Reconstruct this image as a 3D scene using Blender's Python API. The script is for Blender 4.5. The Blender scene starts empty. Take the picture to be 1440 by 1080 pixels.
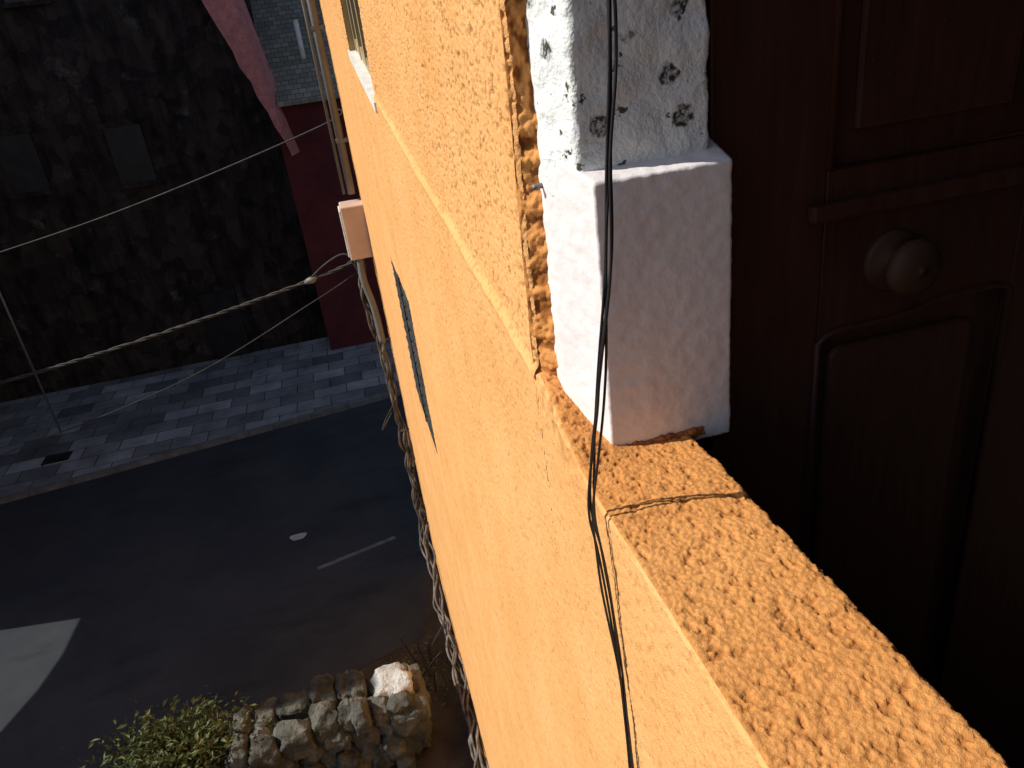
import bpy, bmesh, math, random
import numpy as np
from mathutils import Vector, Matrix, noise
random.seed(7); np.random.seed(7)
scene = bpy.context.scene
col = scene.collection
GZ = -9.5      # street level (camera is the origin, z up, facade plane x = 0.32)
FX = 0.32

# ------------------------------------------------------------ helpers
def link(o, parent=None):
    col.objects.link(o)
    if parent: o.parent = parent
    return o
def empty(name):
    return link(bpy.data.objects.new(name, None))
def mesh_obj(name, verts, faces, mat=None, parent=None, smooth=False):
    me = bpy.data.meshes.new(name)
    me.from_pydata([tuple(v) for v in verts], [], faces)
    me.update()
    if smooth: me.polygons.foreach_set('use_smooth', [True]*len(me.polygons))
    o = bpy.data.objects.new(name, me)
    if mat: me.materials.append(mat)
    return link(o, parent)
def np_obj(name, V, F, mat, parent=None, pit=None):
    me = bpy.data.meshes.new(name)
    V = np.asarray(V, dtype=np.float32); F = np.asarray(F, dtype=np.int32)
    me.vertices.add(len(V)); me.vertices.foreach_set('co', V.ravel())
    me.loops.add(F.size); me.loops.foreach_set('vertex_index', F.ravel())
    me.polygons.add(len(F))
    me.polygons.foreach_set('loop_start', np.arange(0, F.size, 4, dtype=np.int32))
    me.polygons.foreach_set('use_smooth', np.ones(len(F), dtype=bool))
    me.update(calc_edges=True)
    if pit is not None:
        at = me.attributes.new('pit', 'FLOAT', 'POINT'); at.data.foreach_set('value', pit.astype(np.float32).ravel())
    me.materials.append(mat)
    return link(bpy.data.objects.new(name, me), parent)
def grid_faces(nu, nv, keep=None):
    I, J = np.meshgrid(np.arange(nu-1), np.arange(nv-1), indexing='ij')
    a = I*nv+J; F = np.stack([a, a+1, a+nv+1, a+nv], -1).reshape(-1, 4)
    if keep is not None: F = F[keep.reshape(-1)]
    return F
# numpy noise (2D, world metres)
_T = [np.random.RandomState(s).rand(256, 256) for s in range(24)]
def vn(u, v, f, s=0):
    x = u*f+s*17.3; y = v*f+s*5.7
    xi = np.floor(x).astype(int); yi = np.floor(y).astype(int)
    a = x-xi; b = y-yi; a = a*a*(3-2*a); b = b*b*(3-2*b)
    T = _T[s % 24]; x0 = xi % 256; x1 = (xi+1) % 256; y0 = yi % 256; y1 = (yi+1) % 256
    return (T[x0,y0]*(1-a)+T[x1,y0]*a)*(1-b)+(T[x0,y1]*(1-a)+T[x1,y1]*a)*b
def fbm(u, v, f, o=3, s=0):
    r = 0; w = 1; t = 0
    for k in range(o):
        r = r+vn(u, v, f*2**k, s+k)*w; t += w; w *= .5
    return r/t
def grains(u, v, cell, s=0, lo=.3, hi=.75):
    x = u/cell; y = v/cell; xi = np.floor(x).astype(int); yi = np.floor(y).astype(int)
    h = np.zeros_like(x)
    for di in (-1,0,1):
        for dj in (-1,0,1):
            a = (xi+di) % 256; b = (yi+dj) % 256
            px = xi+di+_T[(s+1)%24][a,b]; py = yi+dj+_T[(s+2)%24][a,b]; r = lo+(hi-lo)*_T[(s+3)%24][a,b]
            h = np.maximum(h, np.sqrt(np.maximum(r*r-(x-px)**2-(y-py)**2, 0)))
    return h
def displace(P, h, flip=1):
    Pu = np.gradient(P, axis=0); Pv = np.gradient(P, axis=1)
    n = np.cross(Pv, Pu)*flip; n /= np.linalg.norm(n, axis=-1, keepdims=True)+1e-12
    return P+n*h[..., None]
def box(name, x0, x1, y0, y1, z0, z1, mat, parent=None, bevel=0.0):
    v = [(x,y,z) for x in (x0,x1) for y in (y0,y1) for z in (z0,z1)]
    f = [(0,1,3,2),(4,6,7,5),(0,4,5,1),(2,3,7,6),(0,2,6,4),(1,5,7,3)]
    o = mesh_obj(name, v, f, mat, parent)
    if bevel > 0:
        b = o.modifiers.new('b', 'BEVEL'); b.width = bevel; b.segments = 2
    return o
def rough_box(name, lo, hi, step, r, amp, sc, mat, parent=None, amp2=0, sc2=3, lean=None, ek=1.3):
    lo = Vector(lo); hi = Vector(hi)
    bm = bmesh.new(); bmesh.ops.create_cube(bm, size=1.0)
    c = (lo+hi)/2; d = hi-lo
    for ax in range(3):
        n = max(1, int(d[ax]/step))
        es = [e for e in bm.edges if abs((e.verts[0].co-e.verts[1].co).normalized()[ax]) > .9]
        bmesh.ops.subdivide_edges(bm, edges=es, cuts=n, use_grid_fill=True)
    for v in bm.verts:
        p = Vector([c[k]+v.co[k]*d[k] for k in range(3)])
        q = Vector([min(max(p[k], lo[k]+r), hi[k]-r) for k in range(3)])
        n = (p-q); L = n.length
        if L > 1e-9: n /= L
        p2 = q+n*r
        edge = sum(1 for k in range(3) if p[k] < lo[k]+r*1.5 or p[k] > hi[k]-r*1.5)
        s = noise.fractal(p2*sc, 1.0, 2.0, 4)*amp*(ek if edge > 1 else 1) + noise.noise(p2*sc2)*amp2
        v.co = p2+n*s
        if lean: v.co += lean(v.co)
    me = bpy.data.meshes.new(name); bmesh.ops.recalc_face_normals(bm, faces=bm.faces)
    bm.to_mesh(me); bm.free()
    me.polygons.foreach_set('use_smooth', [True]*len(me.polygons)); me.materials.append(mat)
    return link(bpy.data.objects.new(name, me), parent)
def resample(pts, n):
    P = [Vector(p) for p in pts]; out = []
    m = len(P)-1
    for k in range(n+1):
        t = k/n*m; i = min(int(t), m-1); u = t-i
        p0 = P[max(i-1,0)]; p1 = P[i]; p2 = P[i+1]; p3 = P[min(i+2, m)]
        out.append(0.5*((2*p1)+(p2-p0)*u+(2*p0-5*p1+4*p2-p3)*u*u+(3*p1-p0-3*p2+p3)*u**3))
    return out
def tube(name, pts, r, mat, parent=None, seg=8, radii=None):
    P = [Vector(p) for p in pts]; V = []; F = []
    up = Vector((0.13, 0.21, 0.97)).normalized()
    t0 = (P[1]-P[0]).normalized()
    nrm = up.cross(t0)
    if nrm.length < 1e-3: nrm = Vector((1,0,0)).cross(t0)
    nrm.normalize()
    for i, p in enumerate(P):
        t = (P[min(i+1,len(P)-1)]-P[max(i-1,0)]).normalized()
        nrm = (nrm - t*nrm.dot(t)).normalized(); b = t.cross(nrm)
        rr = radii[i] if radii else r
        for k in range(seg):
            a = 2*math.pi*k/seg
            V.append(p+nrm*math.cos(a)*rr+b*math.sin(a)*rr)
    for i in range(len(P)-1):
        for k in range(seg):
            k2 = (k+1) % seg
            F.append((i*seg+k, i*seg+k2, (i+1)*seg+k2, (i+1)*seg+k))
    F.append(tuple(range(seg))[::-1]); F.append(tuple((len(P)-1)*seg+k for k in range(seg)))
    return mesh_obj(name, V, F, mat, parent, smooth=True)
def strands(name, pts, n, r, rad, twist, mat, parent=None, res=160, jit=0.0, radf=None, jf=3):
    C = resample(pts, res)
    L = 0; lens = [0]
    for i in range(1, len(C)):
        L += (C[i]-C[i-1]).length; lens.append(L)
    for s in range(n):
        Q = []
        for i, p in enumerate(C):
            t = (C[min(i+1,len(C)-1)]-C[max(i-1,0)]).normalized()
            a = Vector((0,0,1)).cross(t)
            if a.length < .05: a = Vector((0,1,0)).cross(t)
            a = Vector((1,0,0)) - t*t.x if abs(t.z) > .8 else a
            a.normalize(); b = t.cross(a)
            an = twist*lens[i]+2*math.pi*s/n + 1.5*noise.noise(Vector((lens[i]*1.3, s*7.1, 0)))
            rr = (radf(lens[i]/L) if radf else 1)*rad
            q = p+a*math.cos(an)*rr+b*math.sin(an)*rr
            if jit: q += Vector((noise.noise(p*jf+Vector((s*9,0,0))), noise.noise(p*jf+Vector((0,s*9,0))), 0))*jit
            Q.append(q)
        tube('strand_%d' % (s+1), Q, r, mat, parent)

# ------------------------------------------------------------ materials
def newmat(name, rough=0.8, spec=0.3):
    m = bpy.data.materials.new(name); m.use_nodes = True
    nt = m.node_tree; b = nt.nodes['Principled BSDF']
    b.inputs['Roughness'].default_value = rough
    b.inputs['Specular IOR Level'].default_value = spec
    return m, nt, b
def N(nt, t): return nt.nodes.new(t)
def L(nt, a, b): nt.links.new(a, b)
def coord(nt, scale=(1,1,1)):
    tc = N(nt, 'ShaderNodeTexCoord'); mp = N(nt, 'ShaderNodeMapping'); mp.inputs['Scale'].default_value = scale
    L(nt, tc.outputs['Object'], mp.inputs['Vector']); return mp.outputs['Vector']
def ntex(nt, vec, scale, detail=4, rough=.55):
    n = N(nt, 'ShaderNodeTexNoise'); n.inputs['Scale'].default_value = scale
    n.inputs['Detail'].default_value = detail; n.inputs['Roughness'].default_value = rough
    L(nt, vec, n.inputs['Vector']); return n.outputs['Fac']
def ramp(nt, fac, stops):
    r = N(nt, 'ShaderNodeValToRGB'); cr = r.color_ramp
    while len(cr.elements) < len(stops): cr.elements.new(0.5)
    for e, (p, c) in zip(cr.elements, stops):
        e.position = p; e.color = (*c, 1)
    L(nt, fac, r.inputs['Fac']); return r.outputs['Color']
def g(v): return (v, v, v)
def mix(nt, fac, a, b, mode='MIX'):
    m = N(nt, 'ShaderNodeMix'); m.data_type = 'RGBA'; m.blend_type = mode
    if isinstance(fac, (int, float)): m.inputs['Factor'].default_value = fac
    else: L(nt, fac, m.inputs['Factor'])
    for s, v in (('A', a), ('B', b)):
        i = [x for x in m.inputs if x.name == s and x.type == 'RGBA'][0]
        if isinstance(v, tuple): i.default_value = (*v, 1)
        else: L(nt, v, i)
    return [x for x in m.outputs if x.type == 'RGBA'][0]
def math_(nt, op, a, b=0.0):
    m = N(nt, 'ShaderNodeMath'); m.operation = op
    for k, v in enumerate((a, b)):
        if isinstance(v, (int, float)): m.inputs[k].default_value = v
        else: L(nt, v, m.inputs[k])
    return m.outputs[0]
def bump(nt, b, h, dist=.01, strength=1):
    n = N(nt, 'ShaderNodeBump'); n.inputs['Distance'].default_value = dist; n.inputs['Strength'].default_value = strength
    L(nt, h, n.inputs['Height']); L(nt, n.outputs['Normal'], b.inputs['Normal'])
def simple(name, c1, c2, scale=5, rough=.8, bscale=40, bdist=.004, spec=.3, metal=0, stretch=(1,1,1)):
    m, nt, b = newmat(name, rough, spec); v = coord(nt, stretch)
    L(nt, ramp(nt, ntex(nt, v, scale, 4, .6), [(.3, c1), (.7, c2)]), b.inputs['Base Color'])
    b.inputs['Metallic'].default_value = metal
    bump(nt, b, ntex(nt, v, bscale, 3), bdist)
    return m
def stucco(name, cA, cB, cP, k, fine=330, fd=.0012):
    m, nt, b = newmat(name, .9, .15); v = coord(nt)
    base = ramp(nt, ntex(nt, v, 2.3, 4, .6), [(.35, cA), (.65, cB)])
    at = N(nt, 'ShaderNodeAttribute'); at.attribute_name = 'pit'
    L(nt, mix(nt, math_(nt, 'MULTIPLY', at.outputs['Fac'], k), base, cP), b.inputs['Base Color'])
    bump(nt, b, ntex(nt, v, fine, 1), fd)
    return m
M_wall = stucco('orange_stucco', (.80,.425,.165), (.735,.365,.125), (.33,.13,.038), .75, 330, .0019)
M_sill = stucco('orange_rough_stucco', (.70,.325,.102), (.62,.265,.076), (.34,.125,.03), .6, 420, .0012)
M_rev = stucco('orange_broken_render', (.66,.28,.08), (.72,.33,.10), (.25,.08,.018), .85)
M_wall2 = simple('orange_plain_render', (.735,.365,.125), (.80,.425,.165), 3, .9, 60, .004)

def white_paint(name, base, spots):
    m, nt, b = newmat(name, .5, .35); v = coord(nt)
    c = ramp(nt, ntex(nt, v, 6, 4, .6), [(.3, tuple(x*.92 for x in base)), (.7, base)])
    if spots > 0:
        wob = N(nt, 'ShaderNodeVectorMath'); wob.operation = 'MULTIPLY_ADD'
        nn = N(nt, 'ShaderNodeTexNoise'); nn.inputs['Scale'].default_value = 60; nn.inputs['Detail'].default_value = 3
        L(nt, v, nn.inputs['Vector']); L(nt, nn.outputs['Color'], wob.inputs[0]); wob.inputs[1].default_value = (.024,.024,.024); L(nt, v, wob.inputs[2])
        vo = N(nt, 'ShaderNodeTexVoronoi'); vo.inputs['Scale'].default_value = 15; L(nt, wob.outputs[0], vo.inputs['Vector'])
        rnd = N(nt, 'ShaderNodeSeparateColor'); L(nt, vo.outputs['Color'], rnd.inputs['Color'])
        spot = math_(nt, 'MULTIPLY', ramp(nt, vo.outputs['Distance'], [(.24, g(1)), (.33, g(0))]), math_(nt, 'GREATER_THAN', rnd.outputs[0], .55))
        spot = math_(nt, 'MULTIPLY', spot, ramp(nt, ntex(nt, v, 90, 3, .7), [(.38, g(.25)), (.55, g(1))]))
        c = mix(nt, spot, c, (.05, .045, .035))
        sp = ramp(nt, ntex(nt, v, 24, 4, .62), [(spots, g(1)), (spots+.025, g(0))])
        c = mix(nt, sp, c, (.09, .08, .06))
        st = ramp(nt, ntex(nt, coord(nt, (1,1,.35)), 60, 3, .7), [(.27, g(.8)), (.33, g(0))])
        c = mix(nt, st, c, (.22,.20,.17))
    else:
        sp = ramp(nt, ntex(nt, v, 55, 3, .6), [(.22, g(.8)), (.245, g(0))])
        c = mix(nt, sp, c, (.3,.24,.2))
        c = mix(nt, ramp(nt, ntex(nt, coord(nt, (1,1,.3)), 9, 4, .65), [(.5, g(0)), (.75, g(.35))]), c, (.62,.52,.47))
    L(nt, c, b.inputs['Base Color'])
    bump(nt, b, math_(nt, 'ADD', ntex(nt, v, 25, 3, .6), math_(nt, 'MULTIPLY', ntex(nt, v, 110, 2), .4)), .007 if spots > 0 else .0018)
    return m
M_post = white_paint('white_limewash', (.86,.87,.84), .34)
M_block = white_paint('white_gloss_paint', (.86,.80,.78), 0)
def wood():
    m, nt, b = newmat('brown_varnished_wood', .5, .3); v = coord(nt, (1,1,.12))
    c = ramp(nt, ntex(nt, v, 30, 4, .6), [(.3, (.046,.016,.010)), (.7, (.080,.028,.017))])
    v2 = coord(nt); dust = ramp(nt, ntex(nt, v2, 140, 2, .5), [(.72, g(0)), (.76, g(.5))])
    L(nt, mix(nt, dust, c, (.2,.16,.13)), b.inputs['Base Color'])
    bump(nt, b, ntex(nt, v, 60, 3), .0015)
    return m
M_wood = wood()
M_cable = simple('black_cable', (.008,.008,.009), (.022,.022,.024), 30, .4, 90, .0004, .5)
M_oldcable = simple('weathered_cable', (.012,.011,.010), (.05,.042,.036), 6, .7, 30, .003)
M_wirecab = simple('dusty_cable', (.02,.018,.016), (.20,.175,.15), 5, .7, 30, .003)
M_grey = simple('grey_pvc', (.13,.125,.11), (.20,.19,.17), 3, .5, 20, .002)
M_cream = simple('cream_plastic', (.50,.36,.28), (.62,.46,.37), 3, .6, 20, .002)
M_dark = simple('dark_glass', (.01,.01,.012), (.025,.025,.028), 3, .3, 6, .001, .3)
M_louv = simple('grey_louvre', (.012,.012,.012), (.06,.058,.055), 14, .8, 20, .002, .1)
M_tan = simple('tan_window_frame', (.33,.24,.12), (.45,.34,.18), 6, .6, 20, .002)
M_wsill = simple('white_sill', (.6,.58,.52), (.8,.78,.74), 9, .7, 20, .006)
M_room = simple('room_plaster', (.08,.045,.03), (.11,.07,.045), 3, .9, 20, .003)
M_metal = simple('dull_metal', (.15,.14,.13), (.25,.24,.23), 10, .5, 30, .001, .5, .5)
M_knob = simple('bronze_knob', (.045,.02,.011), (.08,.036,.02), 10, .6, 30, .001, .3)
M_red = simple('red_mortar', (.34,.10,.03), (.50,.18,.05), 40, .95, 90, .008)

# ------------------------------------------------------------ orange house
house = empty('orange_house')
def steps(a, b, f):
    out = [a]; p = a
    while True:
        p += f(p)
        if p >= b-1e-6: break
        out.append(p)
    out.append(b); return out
def sst(x): x = np.clip(x, 0, 1); return x*x*(3-2*x)
def wall_h(u, s, mask):
    """floated render: fine sand, pits; mask 0..1 = how open the texture is"""
    n = fbm(u, s, 100, 3, 4)
    pit = sst((.405-n)/.07)*(.35+.65*mask)
    k = .62+.38*mask
    h = (fbm(u, s, 190, 2, 7)-.5)*.0040*k + (fbm(u, s, 2.2, 2, 11)-.5)*.011 + (fbm(u, s, 14, 2, 13)-.5)*.003
    return h - pit*.0038, pit
ys_near = steps(-.9, .35, lambda y: .03)[:-1] + steps(.35, 1.42, lambda y: .0033)
ys_far = steps(1.42, 2.2, lambda y: .005)[:-1] + steps(2.2, 12.0, lambda y: min(.05, .005*(y/2.2)**2))
zd = steps(1.2, 1.7, lambda z: .0033)[:-1] + steps(1.7, 9.7, lambda z: min(.04, .0033*(z/1.7)**1.7))
z_low = [-z for z in zd][::-1]
z_up = steps(-1.2, .42, lambda z: .0034)[:-1] + steps(.42, 3.2, lambda z: .05)
zs = np.array(z_low + z_up[1:])
Y, Z = np.meshgrid(np.array(ys_far), zs, indexing='ij')
zc = np.clip(Z, -.7, .3)
fall = np.exp(-(Y-1.42)/.15)
edge_w = (fbm(Z, Z*0+1, 12, 3, 15)-.5)*.022*np.exp(-(Y-1.42)/.03)*(Z > -.72)
Yp = Y-(zc+.7)*.094*fall+edge_w
up = 1/(1+np.exp(np.clip(-(Z+.70)/.012, -50, 50)))
X = FX + .010*np.exp(-(Y-1.42)/.008)*up
zl = -.70+(Y-1.43)*.092+.006*(vn(Y, Y*0, 6, 2)-.5)
fade = 1/(1+np.exp(np.clip((Y-4.8)/.1, -50, 50)))
X -= .010*np.exp(-((Z-zl)/.014)**2)*fade
X += .010*(1/(1+np.exp(np.clip(-(Z-zl)/.008, -50, 50))))*fade*np.clip((Y-1.42)/.3,0,1)
cy = (Y[:-1,:-1]+Y[1:,1:])/2; czz = (Z[:-1,:-1]+Z[1:,1:])/2
def wsill(y): return -.42+(y-4.7)*.13
hole1 = (cy>4.75)&(cy<6.5)&(czz>wsill(cy))&(czz<1.4)
hole2 = (cy>5.2)&(cy<6.5)&(czz>-3.1)&(czz<-1.8)
mask = sst((Z-zl+.02)/.05)*np.clip(1-(Y-5)/5, .3, 1) + .6*np.clip((Y-1.1)/1.5, 0, 1)*np.clip(1-(Y-4)/5, .2, 1)
mask = np.clip(mask, 0, 1)*(1-np.exp(-((Z-zl)/.02)**2)*fade)
h, pit = wall_h(Y, Z, mask)
P = displace(np.stack([X, Yp, Z], -1), h)
np_obj('facade', P.reshape(-1, 3), grid_faces(len(ys_far), len(zs), ~(hole1|hole2)), M_wall, house, pit)
Y, Z = np.meshgrid(np.array(ys_near), np.array(z_low), indexing='ij')
h, pit = wall_h(Y, Z, .05)
P = displace(np.stack([np.full_like(Y, FX), Y, Z], -1), h)
np_obj('facade_below_sill', P.reshape(-1, 3), grid_faces(len(ys_near), len(z_low)), M_wall, house, pit)
ST = -.79; R = .014; BX = .570
def sweep(ys, prof, name, mat, kind):
    P = np.array(prof); yy = np.array(ys)
    seg = np.r_[0, np.cumsum(np.hypot(np.diff(P[:,0]), np.diff(P[:,1])))]+P[0,1]
    Yg = np.repeat(yy[:, None], len(P), 1); Sg = np.repeat(seg[None], len(yy), 0)
    Xg = np.repeat(P[None, :, 0], len(yy), 0); Zg = np.repeat(P[None, :, 1], len(yy), 0)
    w = np.clip((Zg+1.2)/.38, 0, 1)*(1-sst((Xg-.335)/.16))
    Zg = Zg+.095*sst((Yg-1.10)/.32)*w
    if kind == 'wall':
        h, pit = wall_h(Yg, Sg, .05)
        rough = sst((Yg-1.12)/.15)*sst((Sg+.90)/.06)
        h = h + rough*(fbm(Yg, Sg, 45, 3, 3)-.5)*.013
        pit = np.maximum(pit, rough*sst((.45-fbm(Yg, Sg, 45, 3, 3))/.1)*.7)
    else:
        g1 = grains(Yg, Sg, .0072, 1, .25, .75); g2 = grains(Yg, Sg, .0046, 6, .2, .7)
        n = fbm(Yg, Sg, 75, 3, 9)
        hole = sst((.36-n)/.06)
        h = g1*.0021+g2*.0014+(fbm(Yg, Sg, 9, 2, 2)-.5)*.006+(n-.5)*.0038-hole*.0024-.002
        pit = np.clip(np.maximum(hole, .8-g1*2.2-g2*.8), 0, 1)
        back = sst((Xg-.50)/.06)
        Xg = Xg + back*((fbm(Yg, Yg*0+2, 9, 3, 14)-.5)*.020)
        h = h*np.clip((seg-seg[0])/.012, .15, 1)[None]
    V = displace(np.stack([Xg, Yg, Zg], -1), h)
    return np_obj(name, V.reshape(-1, 3), grid_faces(len(yy), len(P)), mat, house, pit)
zf = steps(-1.2, ST-R, lambda z: .0033)
arc = [(FX+R-R*math.cos(a), ST-R+R*math.sin(a)) for a in np.linspace(0, math.pi/2, 7)]
sweep(ys_near, [(FX, z) for z in zf]+arc[1:5], 'facade_sill_front', M_wall, 'wall')
top = arc[4:]+[(x, ST) for x in steps(FX+R, BX-R, lambda x: .0022)[1:]]
top += [(BX-R+R*math.sin(a), ST-R+R*math.cos(a)) for a in np.linspace(0, math.pi/2, 8)][1:]
top += [(BX, z) for z in np.arange(ST-R-.005, -1.3, -.006)]
ys_s = steps(-.9, .35, lambda y: .03)[:-1] + steps(.35, 1.42, lambda y: .0024)
sweep(ys_s, top, 'window_sill', M_sill, 'sill')
sweep(steps(1.415, 1.60, lambda y: .005), [(x, ST) for x in steps(FX-.002, BX, lambda x: .004)], 'window_sill_end', M_sill, 'sill')
# broken, splayed reveal between facade and pillar
zz = np.array(steps(-.84, 1.5, lambda z: .0036)); ss = np.linspace(-.12, 1.6, 46)
Zg, S = np.meshgrid(zz, ss, indexing='ij')
zq = np.clip(Zg, -.7, .3)+.7
ye = 1.423-zq*.094; yb = 1.362-zq*.030
wob = fbm(Zg, Zg*0+3, 7, 3, 5)-.5
Xg = FX+.006+.044*S; Yg = ye+(yb-ye)*S+.004+.03*wob*np.clip(S, 0, 1)
Yg = Yg + (fbm(Zg, Zg*0+1, 12, 3, 15)-.5)*.022*np.clip(1-S, 0, 1)
hr = grains(Zg, S*.06, .013, 8, .3, .8)*.005+(fbm(Zg, S*.06, 34, 3, 12)-.5)*.022-.004
hr = hr*np.clip((S+.12)/.15, .2, 1)
pr = np.clip(sst((.46-fbm(Zg, S*.06, 34, 3, 12))/.1), 0, 1)
V = displace(np.stack([Xg, Yg, Zg], -1), hr)
np_obj('broken_reveal', V.reshape(-1, 3), grid_faces(len(zz), len(ss)), M_rev, house, pr)
# rest of the shell
box('wall_over_opening', FX, FX+.25, -3.0, 1.34, 1.5, 3.2, M_wall2, house)
box('wall_near_side', FX, FX+.25, -3.0, -.9, -9.7, 1.497, M_wall2, house)
box('end_wall', FX+.01, 7, 11.75, 11.99, -9.7, 3.19, M_wall2, house)
box('roof', -.05, 7.3, -3.2, 12.2, 3.21, 3.4, M_wsill, house)
box('inner_wall_core', FX+.10, FX+.25, 1.62, 4.5, -9.7, 3.19, M_room, house)
box('inner_wall_low', FX+.10, BX-.02, -.9, 1.61, -9.7, -1.0, M_room, house)
box('room_floor', BX-.01, 4, -3, 4, -2.6, -2.45, M_room, house)
box('room_ceiling', BX, 4, -3, 4, 1.6, 1.7, M_room, house)
box('room_back_wall', 3.9, 4, -3, 4, -2.44, 1.59, M_room, house)
box('room_side_wall', BX+.01, 3.89, -3, -2.9, -2.44, 1.59, M_room, house)
box('room_partition', BX+.01, 3.89, 1.50, 1.60, -2.44, 1.59, M_room, house)
a, b_ = 4.75, 6.5
def slab(name, x0, x1, y0, y1, dz0, dz1, mat):
    v = [(x, y, wsill(y)+d) for x in (x0,x1) for y in (y0,y1) for d in (dz0,dz1)]
    f = [(0,1,3,2),(4,6,7,5),(0,4,5,1),(2,3,7,6),(0,2,6,4),(1,5,7,3)]
    return mesh_obj(name, v, f, mat, house)
slab('upper_window_sill', FX-.012, FX+.14, a-.06, b_+.05, -.045, .012, M_wsill)
box('upper_window_glass', FX+.10, FX+.11, a, b_, -.6, 1.4, M_dark, house)
slab('upper_window_bottom_rail', FX+.05, FX+.095, a, b_, .014, .10, M_tan)
for k, yy in enumerate((a+.01, 5.15, 5.6, 6.05, b_-.07)):
    box('upper_window_bar_%d' % (k+1), FX+.045, FX+.098, yy, yy+.06, -.25, 1.4, M_tan, house)
box('upper_window_jamb_far', FX+.004, FX+.15, b_, b_+.03, -.6, 1.4, M_tan, house)
box('upper_window_jamb_near', FX+.012, FX+.15, a-.03, a, -.6, 1.4, M_wsill, house)
box('vent_back', FX+.06, FX+.07, 5.15, 6.55, -3.15, -1.75, M_dark, house)
for k in range(13):
    z = -3.07+k*.1
    v = [(FX-.002, 5.2, z), (FX-.002, 6.5, z), (FX+.05, 6.5, z+.075), (FX+.05, 5.2, z+.075),
         (FX-.002, 5.2, z+.008), (FX-.002, 6.5, z+.008), (FX+.05, 6.5, z+.083), (FX+.05, 5.2, z+.083)]
    mesh_obj('vent_louvre_%d' % (k+1), v, [(0,1,2,3),(7,6,5,4),(0,4,5,1),(1,5,6,2),(2,6,7,3),(3,7,4,0)], M_louv, house)
box('vent_mullion', FX-.006, FX+.0, 5.82, 5.86, -3.1, -1.8, M_dark, house)
tube('peg', [(FX+.05, 1.36, -.30), (FX+.02, 1.342, -.298)], .005, M_metal, house)

# ------------------------------------------------------------ white pillar with plinth
pil = empty('white_pillar')
def lean_s(p):
    w = max(0, min(1, 1-(p.x-.40)/.2))
    return Vector((-min(.10, max(0, p.y-1.24))*.34*w, 0, 0))
def lean_b(p):
    w = max(0, min(1, 1-(p.x-.41)/.2))
    dz = .35*(p.y-1.25) if (p.z > -.34 and p.y < 1.30) else 0
    return Vector((-min(.13, max(0, p.y-1.21))*.34*w, 0, dz*max(0, min(1, (p.z+.34)/.05))))
rough_box('shaft', (.397, 1.243, -.32), (.634, 1.40, 1.55), .007, .007, .005, 16, M_post, pil, amp2=.006, sc2=5, lean=lean_s)
rough_box('plinth', (.405, 1.203, -.815), (.655, 1.40, -.262), .0050, .0028, .0015, 40, M_block, pil, amp2=.002, sc2=5, lean=lean_b)
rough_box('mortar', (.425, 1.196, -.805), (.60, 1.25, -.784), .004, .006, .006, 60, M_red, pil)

# ------------------------------------------------------------ wooden door (leaf opened inwards)
door = empty('wooden_door')
DY = 1.30
def prism(name, poly, y0, y1, mat, parent, bev=.004):
    n = len(poly)
    v = [(x, y0, z) for x, z in poly]+[(x, y1, z) for x, z in poly]
    f = [tuple(range(n)), tuple(range(2*n-1, n-1, -1))]+[(i, i+n, (i+1) % n+n, (i+1) % n) for i in range(n)]
    o = mesh_obj(name, v, f, mat, parent)
    bm = bmesh.new(); bm.from_mesh(o.data); bmesh.ops.recalc_face_normals(bm, faces=bm.faces); bm.to_mesh(o.data); bm.free()
    if bev:
        m = o.modifiers.new('b', 'BEVEL'); m.width = bev; m.segments = 2; m.limit_method = 'ANGLE'
    return o
box('back_board', .67, 1.90, DY+.022, DY+.045, -2.4, 1.2, M_wood, door)
prism('hinge_stile', [(.665,-2.4),(.905,-2.4),(.905,1.2),(.665,1.2)], DY, DY+.02, M_wood, door)
prism('lock_stile', [(1.375,-2.4),(1.90,-2.4),(1.90,1.2),(1.375,1.2)], DY, DY+.02, M_wood, door)
arch = []
for k in range(25):
    t = k/24; x = .906+(1.374-.906)*t
    z = -.694+.024*float(sst((t-.35)/.35))
    if t < .10: z -= .020*((.10-t)/.10)**2
    if t > .92: z -= .014*((t-.92)/.08)**2
    arch.append((x, z))
prism('middle_rail', [(1.374,-.354),(.906,-.354)]+arch, DY+.001, DY+.02, M_wood, door)
prism('bottom_rail', [(.906,-2.4),(1.374,-2.4),(1.374,-2.05),(.906,-2.05)], DY+.001, DY+.02, M_wood, door)
prism('upper_field', [(.965,-.29),(1.315,-.29),(1.315,1.2),(.965,1.2)], DY+.006, DY+.021, M_wood, door, .010)
inner = []
for k in range(25):
    t = k/24; z = -.735
    if t < .08: z -= .018*((.08-t)/.08)**2
    if t > .92: z -= .018*((t-.92)/.08)**2
    inner.append((.940+(1.300-.940)*t, z))
prism('lower_field', [(.940,-1.98)]+[(1.300,-1.98)]+inner[::-1], DY+.002, DY+.021, M_wood, door, .012)
tube('lower_moulding', [(.906,DY-.001,-2.05)]+[(x,DY-.001,z) for x,z in arch]+[(1.374,DY-.001,-2.05)], .008, M_wood, door)
tube('upper_moulding', [(.906,DY-.001,1.2),(.906,DY-.001,-.350),(1.374,DY-.001,-.350),(1.374,DY-.001,1.2)], .008, M_wood, door)
prism('weather_bar', [(.862,-.448),(1.55,-.448),(1.55,-.412),(.862,-.412)], DY-.026, DY-.001, M_wood, door, .008)
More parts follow.
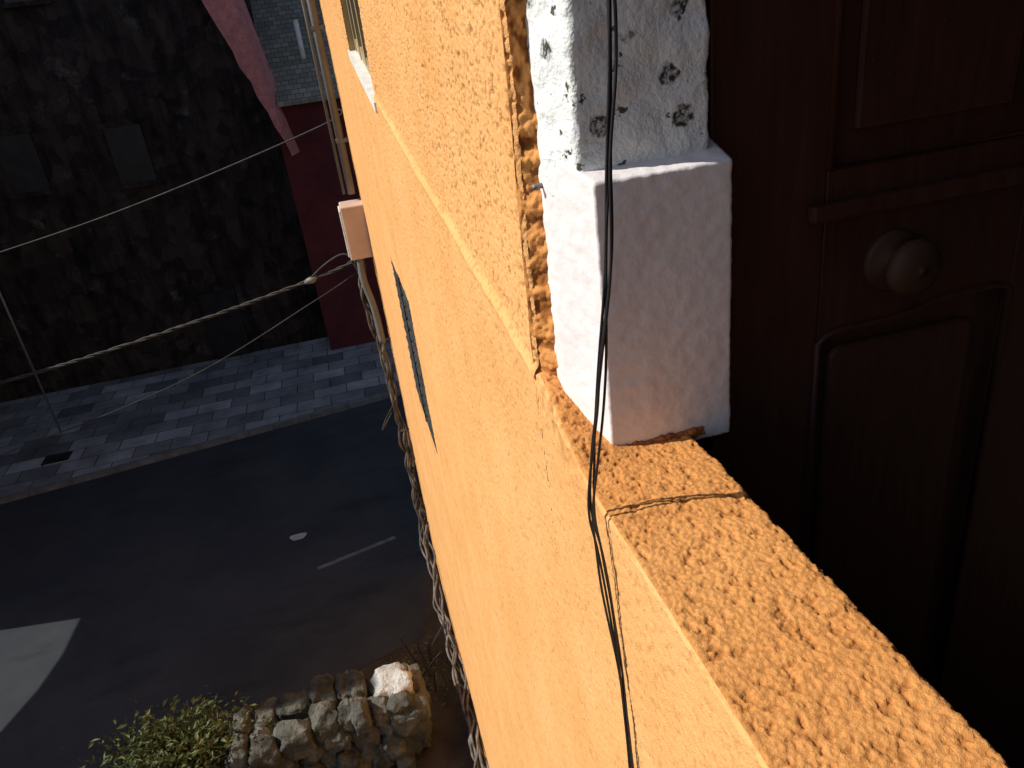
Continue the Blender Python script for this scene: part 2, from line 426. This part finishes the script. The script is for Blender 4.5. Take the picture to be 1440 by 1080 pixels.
def lathe(name, c, prof, mat, parent, seg=32):
    V = []; F = []
    for (d, r) in prof:
        for k in range(seg):
            a = 2*math.pi*k/seg; V.append((c[0]+math.cos(a)*r, c[1]-d, c[2]+math.sin(a)*r))
    for i in range(len(prof)-1):
        for k in range(seg):
            k2 = (k+1) % seg; F.append((i*seg+k, (i+1)*seg+k, (i+1)*seg+k2, i*seg+k2))
    F.append(tuple((len(prof)-1)*seg+k for k in range(seg)))
    return mesh_obj(name, V, F, mat, parent, smooth=True)
lathe('knob', (1.068, DY, -.562), [(0,.066),(.006,.066),(.012,.058),(.015,.028),(.034,.024),(.042,.042),(.052,.056),(.064,.060),(.076,.055),(.085,.040),(.091,.018),(.093,.002)], M_knob, door)

# ------------------------------------------------------------ hanging cable bundle on the window
hc = empty('hanging_cable')
hp = [(.360,.92,.35),(.356,.94,-.011),(.350,.96,-.173),(.339,.98,-.370),(.327,1.01,-.551),(.318,1.03,-.679),(.302,1.02,-.785),(.304,1.005,-.868),(.308,.975,-1.072),(.309,.94,-1.335),(.309,.91,-1.8),(.309,.9,-2.6)]
strands('hanging_cable', hp, 4, .0022, .0042, 5.5, M_cable, hc, res=300, jit=.007, jf=5,
        radf=lambda t: .8+1.4*math.exp(-((t-.38)/.08)**2))

# ------------------------------------------------------------ things fixed to the far corner
dp = empty('drainpipe')
tube('pipe', [(.20, 11.85, 3.1), (.20, 11.85, -2.25)], .055, M_grey, dp, 12)
tube('conduit', [(.10, 11.93, 3.1), (.09, 11.93, -2.25)], .022, M_grey, dp, 8)
for k, z in enumerate((1.6, .0, -1.5)):
    box('bracket_%d' % (k+1), .13, FX+.02, 11.80, 11.90, z, z+.05, M_grey, dp)
jb = empty('junction_box')
box('body', -.02, FX+.03, 11.45, 11.93, -3.15, -2.35, M_cream, jb, .02)
box('lid', -.045, -.021, 11.48, 11.90, -3.10, -2.40, M_wsill, jb, .01)
tube('conduit', resample([(.12, 11.6, -3.13), (.10, 11.6, -3.5), (.17,11.6,-4.0), (.19, 11.6, -4.6)], 16), .055, M_grey, jb, 10)
cb = empty('facade_cable')
strands('c', [(.08,11.7,-3.2),(.10,11.75,-3.7),(.17,11.75,-4.9),(.21,11.75,-6.2),(.22,11.7,-7.6),(.21,11.4,-8.5),(.215,10.1,-8.95),(.22,8.5,-9.0),(.23,7.2,-9.0),(.23,5,-9.0)], 6, .019, .038, 3, M_wirecab, cb, res=420, jit=.13, jf=2.2)
for k in range(3):
    z = -4.6-k*1.7
    box('clip_%d' % (k+1), .17, FX+.02, 11.68, 11.70, z, z+.03, M_metal, cb)
tube('tail', resample([(.1,11.7,-5.9),(-.12,11.6,-6.15),(-.02,11.7,-6.0),(.2,11.7,-5.7)], 20), .012, M_oldcable, cb)
oc = empty('overhead_cable')
strands('o', [(.08,11.7,-3.2),(-.66,12.05,-3.49),(-3.2,12.6,-4.06),(-6,13.1,-4.53),(-10.2,13.9,-5.0)], 3, .016, .017, 9, M_oldcable, oc, res=300)
tube('insulator', [(-.60,12.03,-3.46),(-.68,12.06,-3.5),(-.74,12.07,-3.51),(-.80,12.08,-3.53)], .05, M_grey, oc, 10, radii=[.03,.06,.05,.03])
tube('jumper', resample([(-.7,12.05,-3.47),(-.4,11.95,-3.25),(-.1,11.8,-3.12),(.1,11.7,-3.3)], 20), .018, M_oldcable, oc)
tube('overhead_cable', resample([(.25,12.05,-1.05),(.01,12.1,-1.25),(-3,13.5,-2.12),(-6,15.1,-2.84),(-12,18.2,-4.1)], 40), .013, M_oldcable)
tube('overhead_cable', resample([(.1,11.8,-3.4),(-.75,12.0,-3.84),(-3,12.05,-4.72),(-6,12.1,-5.36),(-10.2,12.2,-6.0)], 40), .009, M_oldcable)

# ------------------------------------------------------------ ground, road, pavement
M_ground = simple('bare_earth', (.035,.026,.02), (.075,.058,.042), 2, .95, 30, .03)
def asphalt():
    m, nt, b = newmat('asphalt', .9, .1); v = coord(nt)
    c = ramp(nt, ntex(nt, v, .6, 5, .65), [(.3, (.032,.037,.044)), (.7, (.056,.059,.064))])
    c2 = ramp(nt, ntex(nt, v, 90, 2, .7), [(.35, g(.75)), (.7, g(1.2))])
    c = mix(nt, .8, c, c2, 'MULTIPLY')
    c3 = ramp(nt, ntex(nt, coord(nt, (.25,1,1)), 1.4, 5, .7), [(.34, g(.65)), (.46, g(1))])
    L(nt, mix(nt, .7, c, c3, 'MULTIPLY'), b.inputs['Base Color'])
    bump(nt, b, ntex(nt, v, 90, 2), .006); return m
M_road = asphalt()
def pavers():
    m, nt, b = newmat('paving_slabs', .8, .3); v = coord(nt)
    br = N(nt, 'ShaderNodeTexBrick'); L(nt, v, br.inputs['Vector'])
    br.inputs['Scale'].default_value = 1.0; br.inputs['Brick Width'].default_value = .95; br.inputs['Row Height'].default_value = .62
    br.inputs['Mortar Size'].default_value = .014
    br.inputs['Color1'].default_value = (.11,.115,.12,1); br.inputs['Color2'].default_value = (.38,.385,.39,1); br.inputs['Mortar'].default_value = (.05,.05,.05,1)
    dirt = ramp(nt, ntex(nt, v, 1.2, 5, .7), [(.3, g(.5)), (.7, g(1.15))])
    L(nt, mix(nt, 1.0, br.outputs['Color'], dirt, 'MULTIPLY'), b.inputs['Base Color'])
    bump(nt, b, br.outputs['Fac'], .01, -1); return m
M_pave = pavers()
M_kerb = simple('kerb_stone', (.10,.10,.10), (.19,.19,.185), 4, .85, 30, .01)
mesh_obj('ground', [(-300,-300,GZ-.008),(300,-300,GZ-.008),(300,300,GZ-.008),(-300,300,GZ-.008)], [(0,1,2,3)], M_ground)
def ky(x): return 19.7+.124*x
mesh_obj('road', [(-40,8.6,GZ),(-4.9,8.75,GZ),(-.2,10.2,GZ),(.3,12.3,GZ),(40,13.4,GZ),(40,ky(40),GZ),(-40,ky(-40)+0,GZ)], [(0,1,2,3,4,5,6)], M_road)
def strip(name, d0, d1, z0, z1, mat, x0=-40, x1=40):
    v = [(x, ky(x)+d, z) for x in (x0,x1) for d in (d0,d1) for z in (z0,z1)]
    f = [(0,1,3,2),(4,6,7,5),(0,4,5,1),(2,3,7,6),(0,2,6,4),(1,5,7,3)]
    return mesh_obj(name, v, f, mat)
pv = strip('pavement', .16, 12, GZ-.05, GZ+.125, M_pave)
kb = empty('kerb')
for k in range(60):
    x0 = -30+k*1.0
    o = strip('kerb_stone_%d' % (k+1), 0+random.uniform(-.008,.008), .155, GZ-.05, GZ+.13+random.uniform(-.006,.006), M_kerb, x0, x0+.985); o.parent = kb
gr = empty('drain_grate')
gx, gy = -8.75, 20.2
box('frame', gx-.35, gx+.35, gy-.25, gy+.25, GZ+.126, GZ+.132, M_dark, gr)
for k in range(7): box('bar_%d' % (k+1), gx-.32+k*.1, gx-.29+k*.1, gy-.24, gy+.24, GZ+.1325, GZ+.14, M_oldcable, gr)
M_line = simple('worn_road_paint', (.07,.07,.07), (.20,.20,.20), 5, .8, 40, .003)
lp = empty('road_marking')
def quad(name, pts, z, mat, parent=None): return mesh_obj(name, [(x,y,z) for x,y in pts], [tuple(range(len(pts)))], mat, parent)
quad('dash_1', [(-1.95,12.75),(-.35,13.15),(-.37,13.25),(-1.98,12.85)], GZ+.004, M_line, lp)
pts = [(-2.35+.17*math.cos(a)*(1+.2*math.sin(3*a)), 14.05+.14*math.sin(a)*(1+.25*math.cos(2*a))) for a in np.linspace(0, 2*math.pi, 20)[:-1]]
quad('paint_spot', pts, GZ+.004, simple('spilled_paint', (.3,.3,.3), (.45,.45,.45), 8, .8), lp)

# ------------------------------------------------------------ dark stone house across the street
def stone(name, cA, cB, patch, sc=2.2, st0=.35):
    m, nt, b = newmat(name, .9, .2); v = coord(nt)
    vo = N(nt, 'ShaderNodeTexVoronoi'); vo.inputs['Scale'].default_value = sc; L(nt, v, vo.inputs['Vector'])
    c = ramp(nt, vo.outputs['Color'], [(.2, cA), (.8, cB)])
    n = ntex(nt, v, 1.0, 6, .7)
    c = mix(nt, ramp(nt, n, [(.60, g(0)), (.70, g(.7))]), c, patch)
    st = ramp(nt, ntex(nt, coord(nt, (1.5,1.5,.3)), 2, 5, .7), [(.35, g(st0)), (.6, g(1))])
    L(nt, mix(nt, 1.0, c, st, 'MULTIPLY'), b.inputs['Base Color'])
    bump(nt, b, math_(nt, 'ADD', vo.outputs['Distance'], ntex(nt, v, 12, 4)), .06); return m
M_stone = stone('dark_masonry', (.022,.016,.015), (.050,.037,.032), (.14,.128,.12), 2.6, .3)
sh = empty('stone_house')
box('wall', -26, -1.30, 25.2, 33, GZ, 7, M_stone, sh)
box('roof', -26.4, -1.2, 24.7, 33.5, 7.003, 7.5, M_grey, sh)
for k, (x, z) in enumerate(((-9.0,-3.2), (-6.1,-3.4), (-3.9,1.6), (-7.4,1.6))):
    box('window_%d' % (k+1), x, x+1.0, 25.12, 25.199, z, z+1.6, M_dark, sh)
    box('window_lintel_%d' % (k+1), x-.12, x+1.12, 25.10, 25.198, z+1.603, z+1.75, M_stone, sh)
    box('window_ledge_%d' % (k+1), x-.12, x+1.12, 25.05, 25.198, z-.12, z-.003, M_stone, sh)
box('door', -5.0, -3.9, 25.12, 25.199, GZ+.125, GZ+2.4, M_dark, sh)
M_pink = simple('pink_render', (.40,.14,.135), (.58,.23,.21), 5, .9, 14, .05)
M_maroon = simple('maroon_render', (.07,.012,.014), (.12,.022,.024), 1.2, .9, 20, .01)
ph = empty('pink_house')
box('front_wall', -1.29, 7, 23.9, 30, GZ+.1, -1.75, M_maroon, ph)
right = [(-1.02,-3.1),(-1.60,.97),(-1.95,3.0)]
left = [(-3.12,3.0)]
for k in range(14):
    t = (k+1)/15; z = 3.0-t*6.1; x = -3.12+(3.12-1.02)*t
    left.append((x+.07*noise.noise(Vector((z*2.3,1,0)))+.04*(k % 2), z))
wedge = right+left  # sunlit strip of the pink wall, built into the shape as a wedge
v = [(x, 23.15+(-.95-x)*.9, z) for x, z in wedge]+[(x+.25, 23.95+(-.95-x)*.9, z) for x, z in wedge]
n = len(wedge)
mesh_obj('sunlit_wall_strip', v, [tuple(range(n))[::-1], tuple(range(n, 2*n))]+[(i, (i+1) % n, (i+1) % n+n, i+n) for i in range(n)], M_pink, ph)
def tiles():
    m, nt, b = newmat('grey_roof_tiles', .9, .2); v = coord(nt)
    br = N(nt, 'ShaderNodeTexBrick'); L(nt, v, br.inputs['Vector'])
    br.inputs['Scale'].default_value = 4; br.inputs['Brick Width'].default_value = .9; br.inputs['Row Height'].default_value = .55; br.inputs['Mortar Size'].default_value = .03
    br.inputs['Color1'].default_value = (.17,.155,.12,1); br.inputs['Color2'].default_value = (.29,.26,.21,1); br.inputs['Mortar'].default_value = (.05,.05,.04,1)
    L(nt, br.outputs['Color'], b.inputs['Base Color']); bump(nt, b, br.outputs['Fac'], .03, -1); return m
M_tile = tiles()
v = [(-2.6,23.6,-1.70),(7.3,23.6,-1.70),(7.3,28.4,2.5),(-2.6,28.4,2.5),(-2.6,23.6,-1.80),(7.3,23.6,-1.80),(7.3,28.4,2.4),(-2.6,28.4,2.4)]
v = [((x if x > 0 else (-1.10 if z < 0 else -2.2)), y, z) for x, y, z in v]
mesh_obj('tiled_roof', v, [(0,1,2,3),(7,6,5,4),(0,4,5,1),(1,5,6,2),(2,6,7,3),(3,7,4,0)], M_tile, ph)
tube('vent_pipe', [(-.12,24.8,-.9),(-.12,24.8,.35)], .07, M_wsill, ph, 10)
tube('vent_cap', [(-.12,24.8,.352),(-.12,24.8,.45)], .11, M_grey, ph, 10)
tube('street_pole', [(-9.1,21.9,GZ+.12),(-9.1,21.9,-2.0)], .03, M_metal)

# ------------------------------------------------------------ added shadow casters on the left side of the street (out of frame)
M_caster = simple('grey_render', (.25,.24,.22), (.36,.34,.31), 1, .9, 20, .01)
gw = empty('shade_caster_wall')  # unseen wall added to shade the street; opening lets through the road's sunlit patch
XG = -10.2
def wallpoly(name, poly, x0, x1, mat, parent):
    n = len(poly)
    v = [(x0, y, z) for y, z in poly]+[(x1, y, z) for y, z in poly]
    f = [tuple(range(n)), tuple(range(2*n-1, n-1, -1))]+[(i, i+n, (i+1) % n+n, (i+1) % n) for i in range(n)]
    return mesh_obj(name, v, f, mat, parent)
TOP = .1
wallpoly('wall', [(9.6,GZ),(9.8,GZ),(9.8,GZ+2.2),(10.5,GZ+2.75),(11.2,GZ+3.1),(12.0,GZ+3.4),(12.8,GZ+3.58),(13.75,GZ+3.65),(13.75,GZ),(18.5,GZ),(18.5,TOP),(9.6,TOP)], XG-.3, XG, M_caster, gw)
box('coping', XG-.36, XG+.05, 9.6, 18.5, TOP+.002, TOP+.08, M_kerb, gw)
th = empty('shade_caster_house')  # unseen house added to keep the far pavement in shade
box('walls', -20, -12.2, 17.2, 24.5, GZ+.1, 2.4, M_caster, th)
mesh_obj('roof', [(-20.3,17,2.403),(-12.0,17,2.403),(-12.0,24.6,2.403),(-20.3,24.6,2.403),(-16,17,4.2),(-16,24.6,4.2)], [(0,1,4),(1,2,5,4),(2,3,5),(3,0,4,5),(3,2,1,0)], M_tile, th)

# ------------------------------------------------------------ dry stone wall + plants below
M_rock = stone('field_stone', (.075,.075,.06), (.155,.148,.12), (.05,.065,.028), 4)
M_rockw = stone('pale_stone', (.38,.375,.345), (.58,.57,.53), (.66,.66,.63), 3, .7)
sw = empty('dry_stone_wall')
box('core', -3.3, -.55, 7.95, 8.35, GZ, -8.5, M_ground, sw)
def rock(name, c, s, seed, mat, parent):
    bm = bmesh.new(); bmesh.ops.create_icosphere(bm, subdivisions=4, radius=1)
    off = Vector((seed*3.7, seed*1.3, seed*.9))
    for vv in bm.verts:
        p = vv.co.copy()
        p = Vector([math.copysign(abs(k)**.55, k) for k in p])
        p *= 1+.34*noise.noise(p*1.1+off)+.16*noise.fractal(p*2.2+off, .8, 2, 4)
        vv.co = Vector((c[0]+p.x*s[0], c[1]+p.y*s[1], c[2]+p.z*s[2]))
    me = bpy.data.meshes.new(name); bm.to_mesh(me); bm.free(); me.materials.append(mat)
    me.polygons.foreach_set('use_smooth', [True]*len(me.polygons))
    return link(bpy.data.objects.new(name, me), parent)
k = 0
for row in range(4):
    x = -3.3+.12*row
    while x < -.75:
        w = random.uniform(.18,.55); h = random.uniform(.15,.22)
        for yy in (7.88, 8.30):
            k += 1
            rock('stone_%d' % k, (x+w*.5, yy+random.uniform(-.08,.08), GZ+.2+row*.31+random.uniform(-.08,.08)-.05*(x+.8)*(-.5)), (w*.55, random.uniform(.2,.27), h), k, M_rock, sw)
        x += w
rock('end_stone', (-.72, 8.2, -8.42), (.28,.28,.26), 3, M_rockw, sw)
rock('end_stone_low', (-.64, 8.1, -9.1), (.30,.32,.36), 9, M_rock, sw)
def leafmat():
    m, nt, b = newmat('leaves', .6, .3); oi = coord(nt)
    L(nt, ramp(nt, ntex(nt, oi, 9, 3), [(.3, (.05,.07,.022)), (.7, (.15,.17,.06))]), b.inputs['Base Color']); return m
M_leaf = leafmat()
def bush(name, cx, cy_, cz, rx, ry, rz, n, lsz):
    V = []; F = []
    for i in range(n):
        cl = Vector((random.gauss(0,.45), random.gauss(0,.45), random.uniform(-1,1)*.6))
        p = Vector((cx+cl.x*rx, cy_+cl.y*ry, cz+(cl.z+.5*noise.noise(Vector((cl.x*3,cl.y*3,1))))*rz))
        d = Vector((random.gauss(0,1), random.gauss(0,1), random.uniform(-.1,1.4))).normalized()
        s = d.cross(Vector((random.random(),random.random(),random.random()))).normalized()
        l = lsz*random.uniform(.6,1.4); w = l*.2
        b0 = len(V)
        V += [p, p+d*l*.5+s*w, p+d*l-Vector((0,0,l*.2)), p+d*l*.5-s*w]
        F.append((b0,b0+1,b0+2,b0+3))
    return mesh_obj(name, V, F, M_leaf)
bush('shrub', -3.65, 8.15, -8.5, .85, .5, .75, 5600, .11)
bush('weeds', -.35, 9.2, -9.35, .6, .7, .15, 300, .07)
tw = empty('dry_twig')
for k in range(9):
    x = random.uniform(-.35,.1); y = random.uniform(8.7,9.6)
    tube('stem_%d' % (k+1), resample([(x,y,GZ),(x+random.uniform(-.1,.1),y+random.uniform(-.1,.1),GZ+.4),(x+random.uniform(-.3,.3),y+random.uniform(-.3,.3),GZ+random.uniform(.6,1.1))], 8), .009, M_oldcable, tw, 5)

# ------------------------------------------------------------ light
el = math.radians(42); az = math.radians(9)
S = Vector((-math.cos(el)*math.cos(az), math.cos(el)*math.sin(az), math.sin(el)))
ld = bpy.data.lights.new('sun', 'SUN'); ld.energy = 4.9; ld.angle = math.radians(.6); ld.color = (1, .96, .89)
lo = link(bpy.data.objects.new('sun', ld)); lo.rotation_euler = S.to_track_quat('Z', 'Y').to_euler()
w = bpy.data.worlds.new('World'); scene.world = w; w.use_nodes = True
nt = w.node_tree; sky = nt.nodes.new('ShaderNodeTexSky'); sky.sky_type = 'NISHITA'; sky.sun_disc = False
sky.sun_elevation = el; sky.sun_rotation = math.atan2(S.x, S.y)
nt.links.new(sky.outputs[0], nt.nodes['Background'].inputs[0]); nt.nodes['Background'].inputs[1].default_value = .10

# ------------------------------------------------------------ camera
cd = bpy.data.cameras.new('camera'); cam = link(bpy.data.objects.new('camera', cd))
rx = Vector((.9630,-.2419,-.1193)); fw = Vector((.1666,.8814,-.4424)).normalized()
rx = (rx-fw*rx.dot(fw)).normalized(); upv = rx.cross(fw)
cam.matrix_world = Matrix(((rx.x,upv.x,-fw.x,0),(rx.y,upv.y,-fw.y,0),(rx.z,upv.z,-fw.z,0),(0,0,0,1)))
cd.lens = 26.875; cd.sensor_width = 36; cd.clip_start = .02; cd.clip_end = 1000
scene.camera = cam
scene.view_settings.view_transform = 'Standard'; scene.view_settings.look = 'None'; scene.view_settings.exposure = 0
